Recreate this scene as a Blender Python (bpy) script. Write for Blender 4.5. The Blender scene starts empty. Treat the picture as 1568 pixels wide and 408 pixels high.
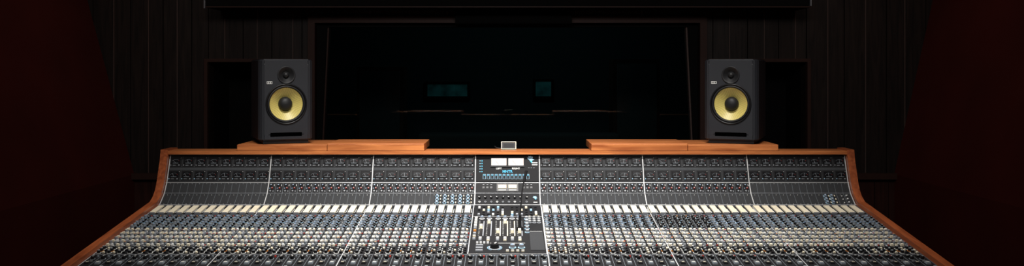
import bpy, bmesh, math, random
from mathutils import Vector, Matrix
random.seed(7)
scene = bpy.context.scene
scene.view_settings.view_transform = 'Standard'

# ------------------------------------------------------------------ materials
def mat(name, col, rough=0.5, metal=0.0, emit=None, estr=0.0, var=0.12, scale=30.0, bump=0.0, coat=0.0, spec=0.3):
    m = bpy.data.materials.new(name); m.use_nodes = True
    nt = m.node_tree; b = nt.nodes['Principled BSDF']
    tc = nt.nodes.new('ShaderNodeTexCoord')
    nz = nt.nodes.new('ShaderNodeTexNoise'); nz.inputs['Scale'].default_value = scale
    nt.links.new(tc.outputs['Object'], nz.inputs['Vector'])
    mx = nt.nodes.new('ShaderNodeMix'); mx.data_type = 'RGBA'
    mx.inputs[6].default_value = (*[c*(1-var) for c in col], 1)
    mx.inputs[7].default_value = (*[min(1, c*(1+var)) for c in col], 1)
    nt.links.new(nz.outputs['Fac'], mx.inputs[0])
    nt.links.new(mx.outputs[2], b.inputs['Base Color'])
    b.inputs['Roughness'].default_value = rough
    b.inputs['Metallic'].default_value = metal
    b.inputs['Coat Weight'].default_value = coat
    b.inputs['Specular IOR Level'].default_value = spec
    if emit:
        b.inputs['Emission Color'].default_value = (*emit, 1)
        b.inputs['Emission Strength'].default_value = estr
    if bump:
        bp = nt.nodes.new('ShaderNodeBump'); bp.inputs['Strength'].default_value = bump
        bp.inputs['Distance'].default_value = 0.002
        nt.links.new(nz.outputs['Fac'], bp.inputs['Height'])
        nt.links.new(bp.outputs['Normal'], b.inputs['Normal'])
    return m

def wood(name, c1, c2, axis='X', rough=0.35, scale=9.0, coat=0.3, spec=0.5):
    m = bpy.data.materials.new(name); m.use_nodes = True
    nt = m.node_tree; b = nt.nodes['Principled BSDF']
    tc = nt.nodes.new('ShaderNodeTexCoord'); mp = nt.nodes.new('ShaderNodeMapping')
    s = [scale*3, scale*3, scale*3]; s['XYZ'.index(axis)] = scale*0.22
    mp.inputs['Scale'].default_value = s
    nz = nt.nodes.new('ShaderNodeTexNoise'); nz.inputs['Scale'].default_value = 1.6
    nz.inputs['Detail'].default_value = 6; nz.inputs['Distortion'].default_value = 0.8
    cr = nt.nodes.new('ShaderNodeValToRGB')
    cr.color_ramp.elements[0].position = 0.32; cr.color_ramp.elements[0].color = (*c1, 1)
    cr.color_ramp.elements[1].position = 0.68; cr.color_ramp.elements[1].color = (*c2, 1)
    nt.links.new(tc.outputs['Object'], mp.inputs['Vector'])
    nt.links.new(mp.outputs[0], nz.inputs['Vector'])
    nt.links.new(nz.outputs['Fac'], cr.inputs['Fac'])
    nt.links.new(cr.outputs['Color'], b.inputs['Base Color'])
    bp = nt.nodes.new('ShaderNodeBump'); bp.inputs['Strength'].default_value = 0.15
    bp.inputs['Distance'].default_value = 0.002
    nt.links.new(nz.outputs['Fac'], bp.inputs['Height']); nt.links.new(bp.outputs['Normal'], b.inputs['Normal'])
    b.inputs['Roughness'].default_value = rough; b.inputs['Coat Weight'].default_value = coat
    b.inputs['Specular IOR Level'].default_value = spec
    return m

M = {}
M['panel'] = mat('panel_charcoal', (0.027,0.028,0.030), 0.6, bump=0.1, scale=200, spec=0.12)
M['panel_dk'] = mat('panel_black', (0.011,0.011,0.012), 0.6, spec=0.12)
M['desk'] = mat('desk_grey_panel', (0.05,0.055,0.065), 0.6, spec=0.15)
M['alu'] = mat('aluminium_strip', (0.48,0.48,0.48), 0.4, 0.2)
M['black'] = mat('black_plastic', (0.01,0.01,0.011), 0.4, spec=0.25)
M['grey'] = mat('grey_knob', (0.22,0.23,0.25), 0.4, spec=0.4)
M['blue'] = mat('steel_blue_cap', (0.15,0.23,0.35), 0.4, spec=0.4)
M['lblue'] = mat('pale_blue_print', (0.26,0.44,0.58), 0.45)
M['cyan'] = mat('cyan_print', (0.05,0.36,0.58), 0.4)
M['cream'] = mat('cream_plastic', (0.68,0.61,0.46), 0.4, var=0.12)
M['white'] = mat('white_print', (0.62,0.62,0.60), 0.5)
M['red'] = mat('red_cap', (0.36,0.03,0.02), 0.4)
M['orange'] = mat('orange_cap', (0.46,0.17,0.04), 0.4)
M['dimprint'] = mat('dim_grey_print', (0.17,0.19,0.21), 0.5, spec=0.1)
M['vu'] = mat('vu_face', (0.65,0.53,0.49), 0.4, emit=(1,0.82,0.76), estr=0.2)
M['vu2'] = mat('small_meter_face', (0.5,0.34,0.2), 0.4, emit=(1,0.68,0.40), estr=0.16)
M['glassblk'] = mat('meter_black_glass', (0.006,0.006,0.007), 0.3, spec=0.2)
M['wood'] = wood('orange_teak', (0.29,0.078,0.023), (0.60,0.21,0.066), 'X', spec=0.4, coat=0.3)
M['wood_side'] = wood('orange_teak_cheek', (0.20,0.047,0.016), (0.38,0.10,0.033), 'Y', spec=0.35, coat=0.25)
M['spk'] = mat('speaker_black', (0.020,0.021,0.025), 0.45, bump=0.05, scale=300, spec=0.35)
M['spk_gloss'] = mat('speaker_gloss_black', (0.008,0.008,0.009), 0.3)
M['rubber'] = mat('rubber_surround', (0.012,0.012,0.013), 0.5)
M['plank'] = wood('dark_planks', (0.012,0.009,0.008), (0.028,0.019,0.016), 'Z', 0.5, coat=0, spec=0.3)
M['plank_red'] = wood('dark_red_wainscot', (0.03,0.008,0.006), (0.055,0.015,0.010), 'Z', 0.6, coat=0, spec=0.3)
M['redwall'] = mat('oxblood_wall', (0.085,0.011,0.008), 0.8, scale=3, var=0.25, spec=0.2)
M['trim'] = mat('dark_brown_trim', (0.05,0.024,0.019), 0.5, spec=0.2)
M['glint_jamb'] = mat('brown_seam_highlight_jamb', (0.12,0.08,0.07), 0.5, spec=0.3)  # lighter brown: painted highlights at plank seams, also the right jamb
M['floor'] = wood('floor_boards', (0.02,0.01,0.007), (0.05,0.025,0.015), 'Y', 0.45, coat=0)
M['ceil'] = mat('ceiling_black', (0.006,0.006,0.006), 0.9, spec=0.1)
M['room'] = mat('booth_wall_dark', (0.03,0.036,0.037), 0.8, scale=4)
M['cloth'] = mat('dark_cloth', (0.05,0.05,0.05), 0.9, scale=80, bump=0.3)

def teal_mat():
    m = bpy.data.materials.new('teal_glass_reflection'); m.use_nodes = True  # emission imitates teal reflections in the control-room glass
    nt = m.node_tree; b = nt.nodes['Principled BSDF']
    b.inputs['Base Color'].default_value = (0.01,0.05,0.05,1); b.inputs['Roughness'].default_value = 0.5
    tc = nt.nodes.new('ShaderNodeTexCoord'); nz = nt.nodes.new('ShaderNodeTexNoise')
    nz.inputs['Scale'].default_value = 7; nz.inputs['Detail'].default_value = 3
    mr = nt.nodes.new('ShaderNodeMapRange'); mr.inputs['From Min'].default_value = 0.3; mr.inputs['From Max'].default_value = 0.7
    mr.inputs['To Min'].default_value = 0.004; mr.inputs['To Max'].default_value = 0.026
    nt.links.new(tc.outputs['Object'], nz.inputs['Vector']); nt.links.new(nz.outputs['Fac'], mr.inputs['Value'])
    b.inputs['Emission Color'].default_value = (0.08,0.5,0.52,1)
    nt.links.new(mr.outputs[0], b.inputs['Emission Strength'])
    return m
M['teal'] = teal_mat()

def cone_mat():
    m = bpy.data.materials.new('woven_yellow_cone'); m.use_nodes = True
    nt = m.node_tree; b = nt.nodes['Principled BSDF']
    tc = nt.nodes.new('ShaderNodeTexCoord'); ck = nt.nodes.new('ShaderNodeTexChecker')
    ck.inputs['Scale'].default_value = 260
    ck.inputs['Color1'].default_value = (0.66,0.55,0.16,1); ck.inputs['Color2'].default_value = (0.42,0.34,0.10,1)
    nt.links.new(tc.outputs['Object'], ck.inputs['Vector']); nt.links.new(ck.outputs['Color'], b.inputs['Base Color'])
    b.inputs['Roughness'].default_value = 0.4
    return m
M['cone'] = cone_mat()

def glass_mat():
    m = bpy.data.materials.new('window_glass'); m.use_nodes = True
    nt = m.node_tree; nt.nodes.clear()
    o = nt.nodes.new('ShaderNodeOutputMaterial'); mx = nt.nodes.new('ShaderNodeMixShader')
    t = nt.nodes.new('ShaderNodeBsdfTransparent'); g = nt.nodes.new('ShaderNodeBsdfGlossy')
    t.inputs['Color'].default_value = (0.75,0.85,0.85,1); g.inputs['Roughness'].default_value = 0.02
    nz = nt.nodes.new('ShaderNodeTexNoise'); mr = nt.nodes.new('ShaderNodeMapRange')
    mr.inputs['To Min'].default_value = 0.02; mr.inputs['To Max'].default_value = 0.035
    nt.links.new(nz.outputs['Fac'], mr.inputs['Value']); nt.links.new(mr.outputs[0], mx.inputs[0])
    nt.links.new(t.outputs[0], mx.inputs[1]); nt.links.new(g.outputs[0], mx.inputs[2])
    nt.links.new(mx.outputs[0], o.inputs['Surface'])
    return m
M['glass'] = glass_mat()

# ------------------------------------------------------------------ builder
class B:
    def __init__(s): s.v=[]; s.f=[]; s.m=[]; s.ml=[]
    def mi(s, k):
        if k not in s.ml: s.ml.append(k)
        return s.ml.index(k)
    def poly(s, pts, k):
        i=len(s.v); s.v += [tuple(p) for p in pts]; s.f.append(tuple(range(i,i+len(pts)))); s.m.append(s.mi(k))
    def hexa(s, p, k):
        i=len(s.v); s.v += [tuple(q) for q in p]; mi=s.mi(k)
        for f in ((3,2,1,0),(4,5,6,7),(0,1,5,4),(1,2,6,5),(2,3,7,6),(3,0,4,7)):
            s.f.append(tuple(i+j for j in f)); s.m.append(mi)
    def wbox(s, x0,x1,y0,y1,z0,z1,k):
        s.hexa([(x0,y0,z0),(x1,y0,z0),(x1,y1,z0),(x0,y1,z0),(x0,y0,z1),(x1,y0,z1),(x1,y1,z1),(x0,y1,z1)],k)
    def box(s, fr, a,b, sa,sb, h, k, h0=0.0, tp=1.0):
        P=fr
        lo=[P(a-sa/2,b-sb/2,h0),P(a+sa/2,b-sb/2,h0),P(a+sa/2,b+sb/2,h0),P(a-sa/2,b+sb/2,h0)]
        ta,tb=sa*tp/2,sb*tp/2
        hi=[P(a-ta,b-tb,h0+h),P(a+ta,b-tb,h0+h),P(a+ta,b+tb,h0+h),P(a-ta,b+tb,h0+h)]
        s.hexa(lo+hi,k)
    def cyl(s, fr, a,b, r, h, k, h0=0.0, r2=None, n=10, ktop=None):
        r2 = r if r2 is None else r2
        i=len(s.v); cs=[(math.cos(2*math.pi*j/n),math.sin(2*math.pi*j/n)) for j in range(n)]
        s.v += [tuple(fr(a+r*c,b+r*q,h0)) for c,q in cs]
        s.v += [tuple(fr(a+r2*c,b+r2*q,h0+h)) for c,q in cs]
        mi=s.mi(k)
        for j in range(n):
            s.f.append((i+j,i+(j+1)%n,i+n+(j+1)%n,i+n+j)); s.m.append(mi)
        s.f.append(tuple(i+n+j for j in range(n))); s.m.append(s.mi(ktop or k))
    def knob(s, fr, a,b, r, h, body, cap, n=10, skirt=None, ang=None):
        if skirt: s.cyl(fr,a,b,r*1.3,h*0.15,skirt,n=n)
        s.cyl(fr,a,b,r,h,body,r2=r*0.85,n=n)
        s.cyl(fr,a,b,r*0.68,h*0.08,cap,h0=h,n=n)
        if ang is None: ang=random.uniform(-2.2,2.2)
        dx,dy=math.sin(ang),math.cos(ang); px,py=dy,-dx; w=r*0.16
        z=h*1.1
        p=[(a+px*w,b+py*w),(a-px*w,b-py*w),(a-px*w+dx*r*0.8,b-py*w+dy*r*0.8),(a+px*w+dx*r*0.8,b+py*w+dy*r*0.8)]
        s.poly([fr(q[0],q[1],z+0.0003) for q in p],'white')
    def make(s, name, parent=None, smooth=False):
        me=bpy.data.meshes.new(name); me.from_pydata(s.v,[],s.f); 
        for k in s.ml: me.materials.append(M[k])
        me.polygons.foreach_set('material_index', s.m); me.update()
        bm=bmesh.new(); bm.from_mesh(me); bmesh.ops.recalc_face_normals(bm,faces=bm.faces); bm.to_mesh(me); bm.free()
        o=bpy.data.objects.new(name,me); scene.collection.objects.link(o)
        if parent: o.parent=parent
        if smooth:
            me.polygons.foreach_set('use_smooth',[True]*len(me.polygons))
            try: me.set_sharp_from_angle(angle=math.radians(35))
            except Exception: pass
        return o

def empty(name, loc=(0,0,0)):
    e=bpy.data.objects.new(name,None); e.location=loc; scene.collection.objects.link(e); return e

def frame(p0,p1):
    dy,dz=p1[0]-p0[0],p1[1]-p0[1]; L=math.hypot(dy,dz); vy,vz=dy/L,dz/L
    ny,nz=-vz,vy
    def fr(a,b,h): return (a, p0[0]+vy*b+ny*h, p0[1]+vz*b+nz*h)
    fr.L=L; fr.ang=math.atan2(vz,vy)
    return fr

P_front=(3.10,0.746); P_knee=(4.13,0.890); P_a=(4.19,0.9355); P_b=(4.22,0.983); P_top=(4.27,1.112)
FD=frame(P_front,P_knee); FA=frame(P_knee,P_a); FB=frame(P_a,P_b); FC=frame(P_b,P_top)
cosd=(P_knee[0]-P_front[0])/FD.L
def db(Y): return (Y-P_front[0])/cosd

console=empty('mixing_console',(0,0,0))
HW=1.59
c=B()
prof=[P_front,P_knee,P_a,P_b,P_top,(4.36,1.112),(4.36,0.60),(4.0,0.60),(3.14,0.66)]
for x0,x1 in ((-HW,HW),):
    c.poly([(x0,y,z) for y,z in prof],'panel_dk'); c.poly([(x1,y,z) for y,z in reversed(prof)],'panel_dk')
    n=len(prof)
    ks=['desk','panel','panel','panel','panel_dk','panel_dk','panel_dk','panel_dk','panel_dk']
    for i in range(n):
        a,b=prof[i],prof[(i+1)%n]
        c.poly([(x0,a[0],a[1]),(x1,a[0],a[1]),(x1,b[0],b[1]),(x0,b[0],b[1])],ks[i])
c.make('chassis',console)
lg=B()
for x in (-1.35,-0.45,0.45,1.35):
    lg.wbox(x-0.04,x+0.04,3.75,4.25,0.06,0.62,'panel_dk')
    lg.wbox(x-0.06,x+0.06,3.45,4.34,0.0,0.06,'panel_dk')
lg.wbox(-1.4,1.4,4.0,4.04,0.3,0.4,'panel_dk')
lg.make('stand',console)

w=B()
top=[(4.37,1.134),(4.245,1.134),(4.232,1.08),(4.212,1.03),(4.195,0.985),(4.178,0.955),(4.152,0.928),(4.115,0.908),(4.05,0.899),
     (3.70,0.850),(3.40,0.808),(3.20,0.780),(3.07,0.762),(3.045,0.745),(3.04,0.70),(3.07,0.66),(3.4,0.63),(4.0,0.57),(4.37,0.57)]
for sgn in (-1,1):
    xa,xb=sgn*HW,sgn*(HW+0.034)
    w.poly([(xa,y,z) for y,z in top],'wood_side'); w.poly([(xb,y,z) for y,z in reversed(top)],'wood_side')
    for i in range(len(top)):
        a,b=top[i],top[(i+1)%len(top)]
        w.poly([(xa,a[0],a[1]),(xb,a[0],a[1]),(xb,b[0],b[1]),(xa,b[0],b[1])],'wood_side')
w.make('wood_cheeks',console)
r=B()
r.wbox(-HW,HW,4.245,4.37,1.112,1.128,'wood')
r.wbox(-HW,HW,3.05,3.10,0.70,0.752,'wood')
r.make('wood_rails',console)

secX=[-1.585,-1.11,-0.63,-0.15,0.15,0.635,1.125,1.585]
br=B()
for x in secX:
    for F in (FA,FB,FC): br.box(F,x,F.L/2,0.004,F.L,0.0025,'alu')
br.box(FB,0,FB.L-0.0015,2*HW,0.0025,0.002,'alu')
br.box(FB,0,0.0015,2*HW,0.0014,0.002,'grey'); br.box(FA,0,0.0015,2*HW,0.0025,0.002,'alu')
br.box(FC,0,FC.L-0.003,2*HW,0.0022,0.002,'alu')
for si in range(7):
    x0,x1=secX[si],secX[si+1]
    if si==3: continue
    n=8; p=(x1-x0)/n
    for rr,bc in enumerate((0.034,0.100)):
        br.box(FC,(x0+x1)/2,bc+0.031,x1-x0-0.006,0.0012,0.001,'dimprint')
        for i in range(n):
            cx=x0+p*(i+0.5)
            br.box(FC,cx,bc,0.052,0.046,0.002,'panel_dk')
            br.box(FC,cx,bc+0.004,0.040,0.026,0.006,'glassblk',tp=0.94)
            for j in range(7):
                t=math.radians(-48+16*j); R=0.020
                br.box(FC,cx+R*math.sin(t),bc-0.010+R*math.cos(t)*1.0,0.0016,0.0024,0.0004,'dimprint' if j<6 else 'red',h0=0.006)
            t=random.uniform(-0.9,0.3)
            br.poly([FC(cx-0.0006,bc-0.006,0.0066),FC(cx+0.0006,bc-0.006,0.0066),FC(cx+0.0006+0.017*math.sin(t),bc-0.006+0.017*math.cos(t),0.0066),FC(cx-0.0006+0.017*math.sin(t),bc-0.006+0.017*math.cos(t),0.0066)],'grey')
            br.box(FC,cx,bc-0.008,0.026,0.0022,0.0006,'dimprint',h0=0.006)
            br.cyl(FC,cx+0.016,bc-0.017,0.0032,0.004,'grey',n=8)
            br.cyl(FC,cx-0.022,bc-0.017,0.0025,0.004,'lblue' if rr==0 else 'grey',n=8)
            br.box(FC,cx-0.006,bc-0.017,0.014,0.0022,0.0006,'grey',h0=0.002)
            br.box(FC,cx+0.022,bc+0.018,0.0025,0.0025,0.0006,'white',h0=0.002)
    n=14; p=(x1-x0)/n
    for i in range(n):
        cx=x0+p*(i+0.5)
        br.box(FB,x0+p*i,FB.L/2,0.0008,FB.L,0.0006,'dimprint')
        if si in (0,6) :
            br.cyl(FB,cx,0.050,0.0016,0.001,'grey',n=6); continue
        br.box(FB,cx,FB.L/2,p-0.004,FB.L-0.006,0.0012,'panel_dk')
        br.knob(FB,cx-0.004,0.042,0.0048,0.007,'black','blue',8,skirt='blue')
        br.box(FB,cx+0.010,0.042,0.0022,0.009,0.0006,'white',h0=0.0012)
        br.knob(FB,cx+0.003,0.026,0.0038,0.008,'red','red',8,skirt='black')
        br.box(FB,cx-0.009,0.026,0.003,0.006,0.003,'blue')
        br.cyl(FB,cx-0.004,0.012,0.0038,0.006,'grey',n=8)
        br.box(FB,cx+0.008,0.012,0.005,0.004,0.002,'grey')
    for i in range(n):
        cx=x0+p*(i+0.5)
        br.box(FA,x0+p*i,FA.L/2,0.0008,FA.L,0.0006,'dimprint')
        br.cyl(FA,cx,0.066,0.0014,0.001,'white',n=6); br.cyl(FA,cx,0.008,0.0014,0.001,'white',n=6)
def knobgrid(x0,x1,n):
    for i in range(n):
        cx=x0+(x1-x0)*(i+0.5)/n
        br.box(FA,cx,FA.L/2,(x1-x0)/n-0.003,0.064,0.001,'panel_dk')
        for j in range(3):
            br.knob(FA,cx-0.006,0.016+0.021*j,0.0065,0.009,'grey','blue',8,skirt='lblue')
            br.box(FA,cx+0.010,0.016+0.021*j,0.004,0.008,0.004,'cream')
knobgrid(-0.335,-0.158,5)
knobgrid(1.455,1.51,2)
for j in range(3): br.knob(FA,1.56,0.016+0.021*j,0.005,0.006,'grey','white',8)
for j in range(3): br.knob(FA,1.54,0.016+0.021*j,0.003,0.003,'white','white',8)
br.make('meter_bridge',console)

ce=B()
ce.box(FC,0,FC.L/2,0.292,FC.L-0.008,0.0015,'panel_dk')
ce.box(FB,0,FB.L/2,0.292,FB.L-0.006,0.0015,'panel_dk')
ce.box(FA,0,FA.L/2,0.292,FA.L-0.006,0.0015,'panel_dk')
for cx in (-0.040,0.040):
    ce.box(FC,cx,0.096,0.078,0.044,0.006,'black')
    ce.box(FC,cx,0.098,0.070,0.034,0.001,'vu',h0=0.006)
    for j in range(9):
        t=math.radians(-40+10*j)
        ce.box(FC,cx+0.034*math.sin(t),0.080+0.030*math.cos(t),0.0014,0.003,0.0003,'black' if j<6 else 'red',h0=0.007)
    t=math.radians(-38); q=(cx,0.083)
    ce.poly([FC(q[0]-.0009,q[1],.0076),FC(q[0]+.0009,q[1],.0076),FC(q[0]+.0009+.026*math.sin(t),q[1]+.026*math.cos(t),.0076),FC(q[0]-.0009+.026*math.sin(t),q[1]+.026*math.cos(t),.0076)],'black')
for i in range(12):
    cx=-0.108+0.0185*i
    ce.box(FC,cx,0.028,0.0125,0.024,0.002,'lblue'); ce.box(FC,cx,0.028,0.0100,0.021,0.003,'panel_dk')
    ce.box(FC,cx,0.034,0.006,0.004,0.004,'cyan')
for i in range(5):
    ce.box(FC,-0.128,0.052+0.013*i,0.006,0.003,0.002,'lblue'); ce.box(FC,-0.119,0.052+0.013*i,0.004,0.006,0.003,'cyan')
def emblem(F,x,y,s):
    for a0,L,wd in ((150,1.5,.35),(120,1.7,.38),(92,1.5,.38),(62,1.25,.36)):
        t=math.radians(a0); dx,dy=math.cos(t),math.sin(t); px,py=-dy,dx
        ce.poly([F(x,y-s*.35,.003),F(x+s*(dx*L*.6+px*wd),y+s*(dy*L*.6+py*wd)-s*.2,.003),F(x+s*dx*L,y+s*dy*L-s*.2,.003),F(x+s*(dx*L*.6-px*wd),y+s*(dy*L*.6-py*wd)-s*.2,.003)],'lblue')
    ce.poly([F(x+s*.1,y+s*.1,.0031),F(x+s*1.2,y-s*.15,.0031),F(x+s*.2,y-s*.6,.0031),F(x-s*.6,y-s*.4,.0031)],'lblue')
    ce.poly([F(x-s*.4,y-s*.5,.003),F(x+s*.5,y-s*.6,.003),F(x+s*.3,y-s*1.5,.003)],'cyan')
emblem(FC,0.110,0.112,0.014)
for k in range(2): ce.box(FC,0.128,0.095-0.01*k,0.026,0.004,0.001,'white',h0=0.0015)
for i in range(3): ce.box(FC,0.10+0.012*i,0.070,0.007,0.002,0.001,'grey',h0=0.0015)
ce.box(FB,0,0.030,0.10,0.040,0.004,'black')
for cx in (-0.024,0.024):
    ce.box(FB,cx,0.034,0.038,0.018,0.002,'vu2',h0=0.004)
    ce.box(FB,cx,0.016,0.034,0.004,0.001,'cream',h0=0.004)
for s_ in (-1,1):
    for j in range(3):
        ce.box(FB,s_*(0.075+0.018*j),0.030,0.010,0.010,0.003,'black'); ce.box(FB,s_*(0.075+0.018*j),0.044,0.008,0.002,0.0005,'grey',h0=0.0015)
for i in range(9):
    cx=-0.128+0.027*i
    ce.knob(FA,cx,0.046,0.0065,0.008,'black','black',10,skirt='white' if i%3 else 'grey')
    ce.cyl(FA,cx,0.020,0.0050,0.004,'white' if i in(0,3,6) else 'grey',n=8); ce.cyl(FA,cx,0.020,0.003,0.0045,'black',n=8)
    ce.box(FA,cx+0.012,0.034,0.002,0.012,0.001,'white')
emblem(FA,0.128,0.045,0.009)
ce.box(FA,0.128,0.018,0.018,0.003,0.002,'white')
ce.make('centre_bridge',console)
def label(txt,F,a,b,size,k):
    cu=bpy.data.curves.new('label_'+txt.lower(),'FONT'); cu.body=txt; cu.size=size; cu.align_x='CENTER'; cu.align_y='CENTER'; cu.extrude=0.0003; cu.offset=size*0.02
    o=bpy.data.objects.new('label_'+txt.lower(),cu); scene.collection.objects.link(o); o.parent=console
    o.location=F(a,b,0.0022); o.rotation_euler=(F.ang,0,0); cu.materials.append(M[k])
label('LEFT',FC,-0.040,0.067,0.013,'white'); label('RIGHT',FC,0.040,0.067,0.013,'white'); label('MNTR',FC,0,0.052,0.017,'cyan')

ch=B()
def channels(x0,x1,n,side):
    p=(x1-x0)/n
    for i in range(n):
        cx=x0+p*(i+0.5); X=x0+p*i
        ch.box(FD,X,db(3.62),0.0014,0.98,0.0008,'black')
        if i%12==0: ch.box(FD,X,db(3.62),0.003,0.98,0.0015,'alu')
        alt = side>0 and 12<=i<18
        ch.box(FD,cx,db(4.055),p-0.003,0.122,0.001,'panel_dk')
        ch.box(FD,cx-0.003,db(4.058),p*0.66,0.106,0.006,'cream',tp=0.96)
        ch.box(FD,cx-0.003,db(4.00),p*0.60,0.004,0.007,'grey')
        ch.box(FD,cx+0.0150,db(4.04),0.002,0.06,0.001,'white',h0=0.001)
        ch.box(FD,cx,db(3.965),p-0.002,0.035,0.0008,'panel_dk')
        ch.box(FD,cx,db(3.978),p*0.8,0.0022,0.001,'grey')
        ch.cyl(FD,cx+0.010,db(3.962),0.003,0.003,'red' if random.random()<.6 else 'orange',n=6)
        ch.box(FD,cx-0.007,db(3.960),0.012,0.006,0.004,'dimprint')
        ch.box(FD,cx,db(3.872),p-0.002,0.170,0.001,'panel_dk' if not alt else 'panel')
        for j,Y in enumerate((3.937,3.909,3.881,3.853,3.825,3.800)):
            kk='blue' if (j%3!=2) else 'grey'
            if alt: kk='grey'
            dx=-0.0085 if j%2 else -0.0065
            ch.knob(FD,cx+dx,db(Y),0.0074,0.012,'dimprint' if not alt else 'black','black' if (alt or random.random()<.2) else kk,9,skirt='blue' if (j%2==0 and not alt) else 'dimprint')
            ch.knob(FD,cx+dx+0.0175,db(Y-0.010),0.0052,0.010,'black',random.choice(['grey','blue','black','dimprint']),8,skirt='black' if j%2 else 'lblue')
            ch.box(FD,cx+0.011,db(Y+0.006),0.010,0.0016,0.0006,'white',h0=0.001)
            ch.box(FD,cx-0.008,db(Y+0.0135),0.012,0.0012,0.0006,'grey',h0=0.001)
        ch.box(FD,cx,db(3.62),p-0.002,0.33,0.0008,'panel_dk')
        ch.box(FD,cx,db(3.784),p*0.9,0.0018,0.0012,'grey')
        for j in range(9):
            Y=3.768-0.0245*j
            a=j%4
            if a in (0,2):
                ch.box(FD,cx-0.010,db(Y),0.0120,0.0120,0.009,'cream',tp=0.82)
                ch.box(FD,cx+0.007,db(Y),0.0095,0.0105,0.008,random.choice(['cream','white','grey']),tp=0.82)
                if random.random()<.3: ch.cyl(FD,cx+0.016,db(Y),0.0028,0.005,'red',n=6)
            else:
                ch.knob(FD,cx-0.008,db(Y),0.0074,0.012,'grey','cream' if random.random()<.7 else 'grey',9,skirt='white' if j%2 else 'dimprint')
                q=random.random()
                ch.knob(FD,cx+0.009,db(Y),0.0058,0.010,'dimprint','orange' if q<.2 else ('red' if q<.28 else 'grey'),8,skirt='dimprint')
            ch.box(FD,cx,db(Y-0.012),0.024,0.0014,0.0006,'grey',h0=0.0008)
        for j,Y in enumerate((3.535,3.512,3.488)):
            ch.knob(FD,cx-0.007,db(Y),0.0074,0.012,'black','dimprint',9,skirt='orange' if j==1 and random.random()<.5 else 'white')
            ch.box(FD,cx+0.011,db(Y),0.008,0.010,0.007,'cream' if random.random()<.4 else 'black',tp=0.85)
        ch.box(FD,cx,db(3.470),p*0.95,0.002,0.0012,'grey')
    return p
pch=channels(-1.585,-0.155,36,-1)
channels(0.155,1.585,36,1)
ch.make('channel_strips',console)

fd=B()
N=80; p=3.17/N
fd.box(FD,0,db(3.285),3.17,0.355,0.0006,'panel_dk')
for i in range(N):
    cx=-1.585+p*(i+0.5)
    fd.box(FD,cx-p/2,db(3.285),0.0012,0.355,0.0012,'dimprint')
    fd.box(FD,cx-0.006,db(3.445),0.014,0.014,0.008,'black',tp=0.8); fd.box(FD,cx-0.006,db(3.445),0.008,0.003,0.0004,'white',h0=0.008)
    fd.box(FD,cx+0.010,db(3.445),0.006,0.010,0.006,'red' if random.random()<.25 else 'dimprint',tp=.8)
    fd.knob(FD,cx,db(3.420),0.0078,0.012,'black','black',9,skirt='dimprint')
    fd.box(FD,cx,db(3.400),0.018,0.002,0.0006,'white',h0=.0006)
    fd.box(FD,cx,db(3.375),0.018,0.022,0.007,'dimprint' if i%2 else 'black',tp=0.8)
    fd.box(FD,cx,db(3.375),0.010,0.004,0.0008,'cream',h0=0.007)
    fd.box(FD,cx,db(3.23),0.004,0.20,0.001,'black')
    for t in range(9): fd.box(FD,cx+0.010,db(3.14+0.022*t),0.006,0.0012,0.0004,'white',h0=.0006)
    Yf=random.choice((3.31,3.30,3.29,3.25))
    fd.box(FD,cx,db(Yf),0.013,0.030,0.012,'grey',tp=0.8); fd.box(FD,cx,db(Yf),0.011,0.003,0.001,'white',h0=0.012)
fd.make('fader_bank',console)

ms=B()
ms.box(FD,0,db(3.80),0.306,0.66,0.0012,'panel_dk')
for s_ in (-1,1): ms.box(FD,s_*0.152,db(3.80),0.003,0.66,0.002,'alu')
ms.box(FD,0,db(3.955),0.30,0.0025,0.002,'alu'); ms.box(FD,0,db(3.475),0.30,0.0025,0.002,'alu')
for i in range(13):
    cx=-0.126+0.021*i
    for j,Y in enumerate((4.085,4.045,4.01,3.98)):
        if i in (6,) : continue
        ms.box(FD,cx,db(Y),0.011,0.014,0.008,('white','cream','lblue','grey')[(i//2+j)%4] if random.random()<.6 else 'black',tp=.85)
        ms.box(FD,cx,db(Y+0.014),0.010,0.0013,0.0005,'grey',h0=0.0012)
for i,cx in enumerate((-0.110,-0.078,-0.040,-0.010,0.020,0.050)):
    ms.box(FD,cx,db(3.79),0.006,0.22,0.001,'black',h0=0.0012)
    ms.box(FD,cx+0.010,db(3.79),0.004,0.20,0.0006,'cream' if i in (2,3,4) else 'grey',h0=0.0012)
    for t in range(12): ms.box(FD,cx-0.008,db(3.70+0.017*t),0.006,0.0015,0.0005,'white',h0=0.0012)
    ms.box(FD,cx,db(random.choice((3.87,3.80,3.74,3.72))),0.014,0.03,0.014,'cream',tp=.8)
    ms.knob(FD,cx,db(3.925),0.009,0.012,'grey','blue',10,skirt='white')
    ms.box(FD,cx,db(3.66),0.013,0.013,0.007,'white',tp=.85)
    ms.box(FD,cx,db(3.635),0.013,0.013,0.007,'cream' if i%2 else 'grey',tp=.85)
for j in range(9):
    ms.box(FD,-0.135,db(3.93-0.035*j),0.013,0.013,0.007,random.choice(('cream','grey','white','orange')),tp=.85)
    if j<5: ms.knob(FD,0.082,db(3.92-0.045*j),0.008,0.012,'grey','white',10,skirt='lblue')
for j in range(3):
    for i in range(3): ms.knob(FD,0.095+0.02*i,db(3.93-0.03*j),0.007,0.010,'grey','cream',10,skirt='grey')
ms.box(FD,0.118,db(3.63),0.055,0.23,0.003,'panel'); ms.box(FD,0.118,db(3.745),0.05,0.002,0.001,'white',h0=.003)
for t in range(22):
    an=math.radians(-150+t*300/21)
    ms.box(FD,-0.050+0.028*math.sin(an),db(3.545)+0.028*math.cos(an),0.0035,0.0035,0.001,'lblue',h0=0.0012)
ms.knob(FD,-0.050,db(3.545),0.019,0.018,'black','black',20,skirt='grey',ang=0.4)
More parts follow.
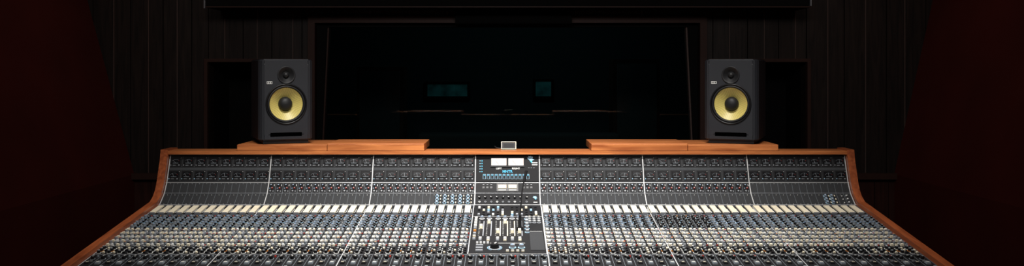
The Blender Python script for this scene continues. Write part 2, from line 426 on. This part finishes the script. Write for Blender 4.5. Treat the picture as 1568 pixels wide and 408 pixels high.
ms.knob(FD,0.020,db(3.55),0.011,0.014,'grey','blue',14,skirt='lblue'); ms.knob(FD,0.055,db(3.55),0.011,0.014,'grey','blue',14,skirt='lblue')
for i in range(4): ms.box(FD,0.0+0.02*i,db(3.505),0.012,0.012,0.007,'cream',tp=.85); ms.box(FD,-0.12+0.014*i,db(3.60),0.009,0.012,0.007,'white',tp=.85)
for j in range(3): ms.box(FD,-0.11,db(3.57-0.03*j),0.03,0.012,0.006,'grey',tp=.9)
ms.box(FD,0,db(3.60),0.14,0.002,0.001,'white',h0=0.0012)
ms.make('master_section',console)

def tube(name,pts,rad,k,parent):
    cu=bpy.data.curves.new(name,'CURVE'); cu.dimensions='3D'; cu.bevel_depth=rad; cu.bevel_resolution=3; cu.use_fill_caps=True
    sp=cu.splines.new('NURBS'); sp.points.add(len(pts)-1)
    for q,pt in zip(sp.points,pts): q.co=(*pt,1)
    sp.use_endpoint_u=True; sp.order_u=3
    cu.materials.append(M[k]); o=bpy.data.objects.new(name,cu); scene.collection.objects.link(o); o.parent=parent; return o
goose=empty('gooseneck_microphone')
bp_=FD(0.052,db(3.77),0.0012)
g=B()
def G(a,b,h): return (bp_[0]+a,bp_[1]+b,bp_[2]+h)
g.cyl(G,0,0,0.016,0.012,'black',n=20,r2=0.013); g.cyl(G,0,0,0.008,0.05,'black',h0=0.012,n=16,r2=0.006)
g.make('mount',goose,True)
tube('gooseneck',[(bp_[0],bp_[1],bp_[2]+0.055),(0.056,3.775,0.94),(0.060,3.785,1.00),(0.072,3.80,1.05)],0.0032,'black',goose)
tube('capsule',[(0.069,3.796,1.038),(0.074,3.80,1.06),(0.080,3.803,1.085)],0.0062,'black',goose)

def shelf(sgn,xa,xm,xb):
    b=B()
    for x0,x1,dz in ((xa,xm,0.0),(xm,xb,0.004)):
        lo,hi=min(x0,x1)+0.001,max(x0,x1)-0.001
        ys=[4.245,4.30,4.37,4.45,4.535]
        for i in range(4): b.wbox(lo,hi,ys[i]+0.0006,ys[i+1],1.1285,1.158+dz,'wood')
    o=b.make('speaker_shelf'); 
    bv=o.modifiers.new('bevel','BEVEL'); bv.width=0.0025; bv.segments=2
    return o
shelf(-1,-1.268,-0.845,-0.389); shelf(1,1.27,0.845,0.392)

def lathe(prof,cx,cz,k,name,parent,n=64,y0=0):
    v=[];f=[]
    for r_,y in prof:
        for j in range(n):
            a=2*math.pi*j/n; v.append((cx+r_*math.cos(a),y0+y,cz+r_*math.sin(a)))
    for i in range(len(prof)-1):
        for j in range(n):
            f.append((i*n+j,i*n+(j+1)%n,(i+1)*n+(j+1)%n,(i+1)*n+j))
    me=bpy.data.meshes.new(name); me.from_pydata(v,[],f); me.materials.append(M[k])
    bm=bmesh.new(); bm.from_mesh(me); bmesh.ops.remove_doubles(bm,verts=bm.verts,dist=1e-6); bmesh.ops.recalc_face_normals(bm,faces=bm.faces); bm.to_mesh(me); bm.free()
    me.polygons.foreach_set('use_smooth',[True]*len(me.polygons))
    o=bpy.data.objects.new(name,me); scene.collection.objects.link(o); o.parent=parent; return o

def cutter_cyl(r_,cz,d):
    bm=bmesh.new(); bmesh.ops.create_cone(bm,cap_ends=True,segments=64,radius1=r_,radius2=r_,depth=d*2)
    bmesh.ops.rotate(bm,verts=bm.verts,matrix=Matrix.Rotation(math.pi/2,3,'X')); bmesh.ops.translate(bm,verts=bm.verts,vec=(0,0,cz))
    me=bpy.data.meshes.new('cut'); bm.to_mesh(me); bm.free(); o=bpy.data.objects.new('cut',me); scene.collection.objects.link(o); return o
def cutter_box(w_,h_,d,cz):
    bm=bmesh.new(); bmesh.ops.create_cube(bm,size=1); bmesh.ops.scale(bm,verts=bm.verts,vec=(w_,d*2,h_)); 
    bmesh.ops.bevel(bm,geom=[e for e in bm.edges if abs(e.verts[0].co.y-e.verts[1].co.y)>0.01],offset=h_*0.45,segments=5,affect='EDGES')
    bmesh.ops.translate(bm,verts=bm.verts,vec=(0,0,cz))
    me=bpy.data.meshes.new('cut'); bm.to_mesh(me); bm.free(); o=bpy.data.objects.new('cut',me); scene.collection.objects.link(o); return o

def speaker(x,y,rot):
    e=empty('studio_monitor_speaker',(x,y,1.1625)); W,H,D=0.252,0.385,0.28; Z0=0.012
    bm=bmesh.new()
    pl=[(-W/2,D),(-W/2,0.022),(-W/2+0.020,0.0),(W/2-0.020,0.0),(W/2,0.022),(W/2,D)]
    vb=[bm.verts.new((a,b,Z0)) for a,b in pl]; vt=[bm.verts.new((a,b,Z0+H)) for a,b in pl]
    bm.faces.new(vb); bm.faces.new(list(reversed(vt)))
    for i in range(6): bm.faces.new((vb[i],vt[i],vt[(i+1)%6],vb[(i+1)%6]))
    bmesh.ops.recalc_face_normals(bm,faces=bm.faces)
    bmesh.ops.bevel(bm,geom=list(bm.edges),offset=0.006,segments=3,affect='EDGES')
    me=bpy.data.meshes.new('cabinet'); bm.to_mesh(me); bm.free(); me.materials.append(M['spk'])
    o=bpy.data.objects.new('cabinet',me); scene.collection.objects.link(o)
    zw,zt=0.185,0.322
    cuts=[cutter_cyl(0.094,zw,0.06),cutter_cyl(0.040,zt,0.03),cutter_box(0.165,0.020,0.08,0.040)]
    for k in cuts:
        md=o.modifiers.new('b','BOOLEAN'); md.operation='DIFFERENCE'; md.object=k; md.solver='EXACT'
    dg=bpy.context.evaluated_depsgraph_get(); dg.update()
    nm=bpy.data.meshes.new_from_object(o.evaluated_get(dg)); o.modifiers.clear(); o.data=nm; nm.name='cabinet'
    for k in cuts: bpy.data.objects.remove(k)
    nm.polygons.foreach_set('use_smooth',[True]*len(nm.polygons))
    try: nm.set_sharp_from_angle(angle=math.radians(30))
    except Exception: pass
    o.parent=e
    lathe([(0.0965,0.0),(0.0965,-0.004),(0.094,-0.006),(0.090,-0.004),(0.088,0.004)],0,zw,'spk_gloss','woofer_frame',e)
    lathe([(0.089,0.004),(0.087,-0.001),(0.0835,-0.0035),(0.080,-0.002),(0.077,0.004)],0,zw,'rubber','woofer_surround',e)
    lathe([(0.0775,0.004),(0.066,0.012),(0.050,0.022),(0.030,0.036)],0,zw,'cone','woofer_cone',e)
    lathe([(0.033,0.034),(0.032,0.022),(0.028,0.014),(0.020,0.008),(0.010,0.005),(0.0005,0.004)],0,zw,'rubber','dust_cap',e)
    lathe([(0.042,0.0),(0.042,-0.003),(0.038,-0.004),(0.034,-0.001),(0.024,0.008),(0.016,0.014)],0,zt,'rubber','tweeter_waveguide',e)
    lathe([(0.017,0.014),(0.0135,0.011),(0.012,0.006),(0.008,0.002),(0.0005,0.0)],0,zt,'rubber','tweeter_dome',e)
    b=B(); I=lambda a,b_,h:(a,-h,b_)
    b.box(I,-0.078,zt-0.036,0.025,0.013,0.002,'white')
    for i in range(3): b.box(I,-0.086+0.008*i,zt-0.036,0.004,0.008,0.0005,'black',h0=0.002)
    b.make('badge',e)
    b=B(); b.wbox(-0.105,0.105,0.012,0.26,-0.0015,0.0125,'rubber')
    b.wbox(-0.085,0.085,0.06,0.08,0.02,0.06,'black')
    b.make('foot_pad',e)
    b=B()
    for a0 in (-1,1):
        b.box(I,a0*0.1005,0.205,0.003,0.34,0.0012,'spk',tp=0.98)
    b.make('baffle_ridges',e)
    e.rotation_euler=(0,0,rot)
    return e
th=math.radians(23)
sL=speaker(-1.045,4.285,0); sL.rotation_euler=(0,0,th)
sR=speaker(1.055,4.285,0); sR.rotation_euler=(0,0,-th)

ck=B()
cf=frame((4.30,1.129),(4.315,1.165))
ck.box(cf,0.006,0.0195,0.070,0.036,0.006,'black'); 
for a,b_,sa,sb in ((0.006,0.0375,0.070,0.003),(0.006,0.0015,0.070,0.003),(-0.028,0.0195,0.003,0.036),(0.040,0.0195,0.003,0.036)):
    ck.box(cf,a,b_,sa,sb,0.0075,'cream')
ck.box(cf,0.006,0.0195,0.05,0.02,0.0005,'glassblk',h0=0.006)
ck.wbox(-0.01,0.022,4.312,4.35,1.1285,1.135,'black')
eclock=empty('desk_clock'); ck.make('clock_body',eclock)
tube('cable',[(-0.028,4.33,1.134),(-0.05,4.33,1.133),(-0.065,4.35,1.145),(-0.05,4.37,1.133),(-0.06,4.40,1.10)],0.002,'black',eclock)

# ------------------------------------------------------------------ room shell
YB=6.0
wb=B()
def boards(x0,x1,z0,z1,k,y=YB):
    x=x0; n_=0
    while x<x1-0.001:
        wd=random.choice((0.095,0.11,0.12,0.14)); xe=min(x+wd,x1)
        if x1-xe<0.03: xe=x1
        off=random.uniform(0,0.004)
        wb.hexa([(x+0.003,y+off,z0),(xe-0.003,y+off,z0),(xe,y+0.12,z0),(x,y+0.12,z0),(x+0.003,y+off,z1),(xe-0.003,y+off,z1),(xe,y+0.12,z1),(x,y+0.12,z1)],k)
        if k=='plank' and n_%2==1 and z1-z0>0.3: wb.wbox(x-0.0022,x+0.0022,y-0.003,y+0.02,z0,z1,'glint_jamb')  # pale strip stands in for the highlight along a board edge
        n_+=1
        x=xe
ZL=0.82; ZT=2.9
boards(-3.2,-1.98,ZL,ZT,'plank'); boards(1.98,3.2,ZL,ZT,'plank')
boards(-1.36,-1.27,0.95,ZT,'plank'); boards(1.27,1.36,0.95,ZT,'plank')
for s_ in (-1,1):
    a,b_=sorted((s_*1.36,s_*1.98)); boards(a,b_,1.565,ZT,'plank'); boards(a,b_,ZL,0.95,'plank')
    wb.wbox(a-0.02,b_+0.02,6.45,6.5,0.9,1.62,'ceil')
    wb.wbox(a-0.02,a,6.12,6.5,0.9,1.62,'ceil'); wb.wbox(b_,b_+0.02,6.12,6.5,0.9,1.62,'ceil')
    wb.wbox(a,b_,6.12,6.5,0.93,0.95,'ceil'); wb.wbox(a,b_,6.12,6.5,1.565,1.585,'ceil')
boards(-1.27,1.27,1.824,ZT,'plank'); boards(-1.36,1.36,ZL,0.95,'plank')
boards(-3.2,3.2,0,ZL,'plank_red')
wb.wbox(-3.2,3.2,6.115,6.14,0,0.93,'ceil'); 
wb.make('wall_back')
t=B(); t.wbox(-3.1,3.1,5.955,6.0,0.79,0.83,'trim'); t.make('trim_1')
def opening_trim(name,x0,x1,z0,z1,wd,pr,k='trim'):
    t=B(); t.wbox(x0-wd,x0,YB-pr,YB+0.02,z0-wd,z1+wd,k); t.wbox(x1,x1+wd,YB-pr,YB+0.02,z0-wd,z1+wd,k)
    t.wbox(x0,x1,YB-pr,YB+0.02,z1,z1+wd,k); t.wbox(x0,x1,YB-pr,YB+0.02,z0-wd,z0,k); return t.make(name)
opening_trim('trim_2',-1.27,1.27,0.95,1.824,0.045,0.03)
opening_trim('trim_3',-1.98,-1.36,0.95,1.565,0.022,0.02)
opening_trim('trim_4',1.36,1.98,0.95,1.565,0.022,0.02)
wn=empty('window_1'); g=B()
g.wbox(-1.24,1.24,6.09,6.096,0.951,1.82,'glass')
g.make('pane',wn)
g=B()
for s_ in (-1,1):
    g.hexa([(s_*1.232,6.06,0.951),(s_*1.242,6.06,0.951),(s_*1.242,6.118,0.951),(s_*1.232,6.118,0.951),(s_*1.192,6.06,1.80),(s_*1.202,6.06,1.80),(s_*1.202,6.118,1.80),(s_*1.192,6.118,1.80)],'glint_jamb' if s_>0 else 'trim')
    g.hexa([(s_*1.242,6.04,0.951),(s_*1.269,6.04,0.951),(s_*1.269,6.118,0.951),(s_*1.242,6.118,0.951),(s_*1.202,6.04,1.80),(s_*1.269,6.04,1.80),(s_*1.269,6.118,1.80),(s_*1.202,6.118,1.80)],'ceil')
g.wbox(-1.269,1.269,6.04,6.118,1.80,1.823,'ceil')
g.make('splayed_jamb',wn)
rs=B(); rs.wbox(-0.34,0.42,5.90,5.998,1.815,1.87,'ceil'); rs.wbox(-0.32,0.40,5.895,5.90,1.82,1.835,'ceil')
rs.make('roller_blind_housing')
so=B(); so.wbox(-1.90,1.91,5.70,5.999,1.905,2.9,'ceil'); so.wbox(-1.90,1.91,5.69,5.70,1.905,1.912,'trim')
so.wbox(-1.905,-1.897,5.685,5.70,1.90,1.95,'grey'); so.wbox(1.90,1.908,5.685,5.70,1.915,1.97,'grey')
so.make('trim_5')
def side(name,sgn,x_low,x_top):
    b=B(); pr=[(x_low,0),(x_low,ZL),(x_top,ZT),(3.6,ZT),(3.6,0)]
    y0,y1=-1.5,YB
    b.poly([(sgn*x,y0,z) for x,z in pr],'redwall'); b.poly([(sgn*x,y1,z) for x,z in reversed(pr)],'redwall')
    for i in range(5):
        a,c_=pr[i],pr[(i+1)%5]
        b.poly([(sgn*a[0],y0,a[1]),(sgn*c_[0],y0,c_[1]),(sgn*c_[0],y1,c_[1]),(sgn*a[0],y1,a[1])],'redwall')
    b.make(name)
side('wall_left',-1,2.47,3.03); side('wall_right',1,2.56,3.02)
b=B(); b.wbox(-3.6,3.6,-1.6,-1.5,0,2.9,'redwall'); b.make('wall_front')
b=B(); b.wbox(-3.6,3.6,-1.6,10.2,-0.1,0,'floor'); b.make('floor')
b=B(); b.wbox(-3.6,3.6,-1.6,10.2,2.9,3.0,'ceil'); b.make('ceiling')
b=B(); b.wbox(-3.6,3.6,10.0,10.1,0,2.9,'room'); b.wbox(-3.6,-3.5,6.14,10.0,0,2.9,'room'); b.wbox(3.5,3.6,6.14,10.0,0,2.9,'room'); b.make('wall_recording_room')
def far_reflection(name,x0,x1,z0,z1):  # added glowing panel with dark border, stands in for a reflection in the glass
    e=empty(name); b=B(); b.wbox(x0,x1,9.97,9.985,z0,z1,'teal'); b.make('reflection_glow',e)
    b=B(); w_=0.03
    b.wbox(x0-w_,x1+w_,9.95,9.999,z1,z1+w_,'ceil'); b.wbox(x0-w_,x1+w_,9.95,9.999,z0-w_,z0,'ceil'); b.wbox(x0-w_,x0,9.95,9.999,z0,z1,'ceil'); b.wbox(x1,x1+w_,9.95,9.999,z0,z1,'ceil')
    b.make('reflection_border',e)
far_reflection('window_reflection_left',-0.88,-0.44,1.23,1.36); far_reflection('window_reflection_right',0.31,0.48,1.23,1.39)
def gobo(x,y,w_,h_,rot):
    e=empty('acoustic_screen',(x,y,0)); b=B()
    b.wbox(-w_/2,w_/2,-0.05,0.05,0.08,h_,'trim'); b.wbox(-w_/2+0.04,w_/2-0.04,-0.06,-0.05,0.12,h_-0.04,'cloth')
    for s_ in (-1,1): b.wbox(s_*w_*0.4-0.03,s_*w_*0.4+0.03,-0.2,0.2,0,0.08,'trim')
    b.make('screen_body',e); e.rotation_euler=(0,0,rot)
gobo(1.25,8.9,0.5,1.62,0.3); gobo(-1.25,9.0,0.5,1.55,-0.25)
s=empty('sofa',(0.1,7.4,0)); b=B()
b.wbox(-0.9,0.9,0,0.8,0.12,0.42,'cloth'); b.wbox(-0.9,0.9,0.62,0.85,0.42,0.95,'cloth'); b.wbox(-1.08,-0.9,0,0.85,0.12,0.62,'cloth'); b.wbox(0.9,1.08,0,0.85,0.12,0.62,'cloth')
for x in (-1,1):
    for y in (0.06,0.78): b.wbox(x-0.03,x+0.03,y-0.03,y+0.03,0,0.12,'black')
o=b.make('sofa_body',s); bv=o.modifiers.new('b','BEVEL'); bv.width=0.05; bv.segments=4

# ------------------------------------------------------------------ lights
def area(name,loc,target,sx,sy,power,col,spread):
    l=bpy.data.lights.new(name,'AREA'); l.shape='RECTANGLE'; l.size=sx; l.size_y=sy; l.energy=power; l.color=col; l.spread=math.radians(spread)
    o=bpy.data.objects.new(name,l); scene.collection.objects.link(o); o.location=loc
    o.rotation_euler=(Vector(target)-Vector(loc)).to_track_quat('-Z','Y').to_euler(); return o
area('console_light',(0,3.3,2.8),(0,3.78,0.8),1.9,0.3,38,(1.0,0.97,0.93),70)
area('fill_light',(0,1.6,2.8),(0,4.3,1.2),2.2,0.5,12,(1.0,0.97,0.95),90)
area('booth_glow_fill',(0.2,8.0,2.85),(0.2,9.6,1.2),1.2,0.4,2.6,(0.5,0.9,1.0),150)  # added lamp, spreads a faint teal glow behind the glass
for s_ in (-1,1): area('wall_wash_light',(s_*1.2,2.6,2.8),(s_*3.0,4.8,1.6),0.3,0.3,2.4,(1.0,0.8,0.7),110)
for s_ in (-1,1): area('plank_wash_light',(s_*2.1,4.9,2.85),(s_*2.2,6.0,1.2),0.5,0.15,0.7,(1.0,0.85,0.78),120)
w=bpy.data.worlds.new('World'); scene.world=w; w.use_nodes=True
w.node_tree.nodes['Background'].inputs[0].default_value=(0.01,0.01,0.012,1); w.node_tree.nodes['Background'].inputs[1].default_value=0.2

cam=bpy.data.cameras.new('camera'); co=bpy.data.objects.new('camera',cam); scene.collection.objects.link(co)
co.location=(0,0,1.5); co.rotation_euler=(math.radians(90),0,0)
Z,CX,CY=1.0,784,204
cam.sensor_width=36; cam.lens=Z*36*1388/1568; cam.shift_y=-Z*(CY-110)/1568; cam.shift_x=Z*(CX-777)/1568
scene.camera=co
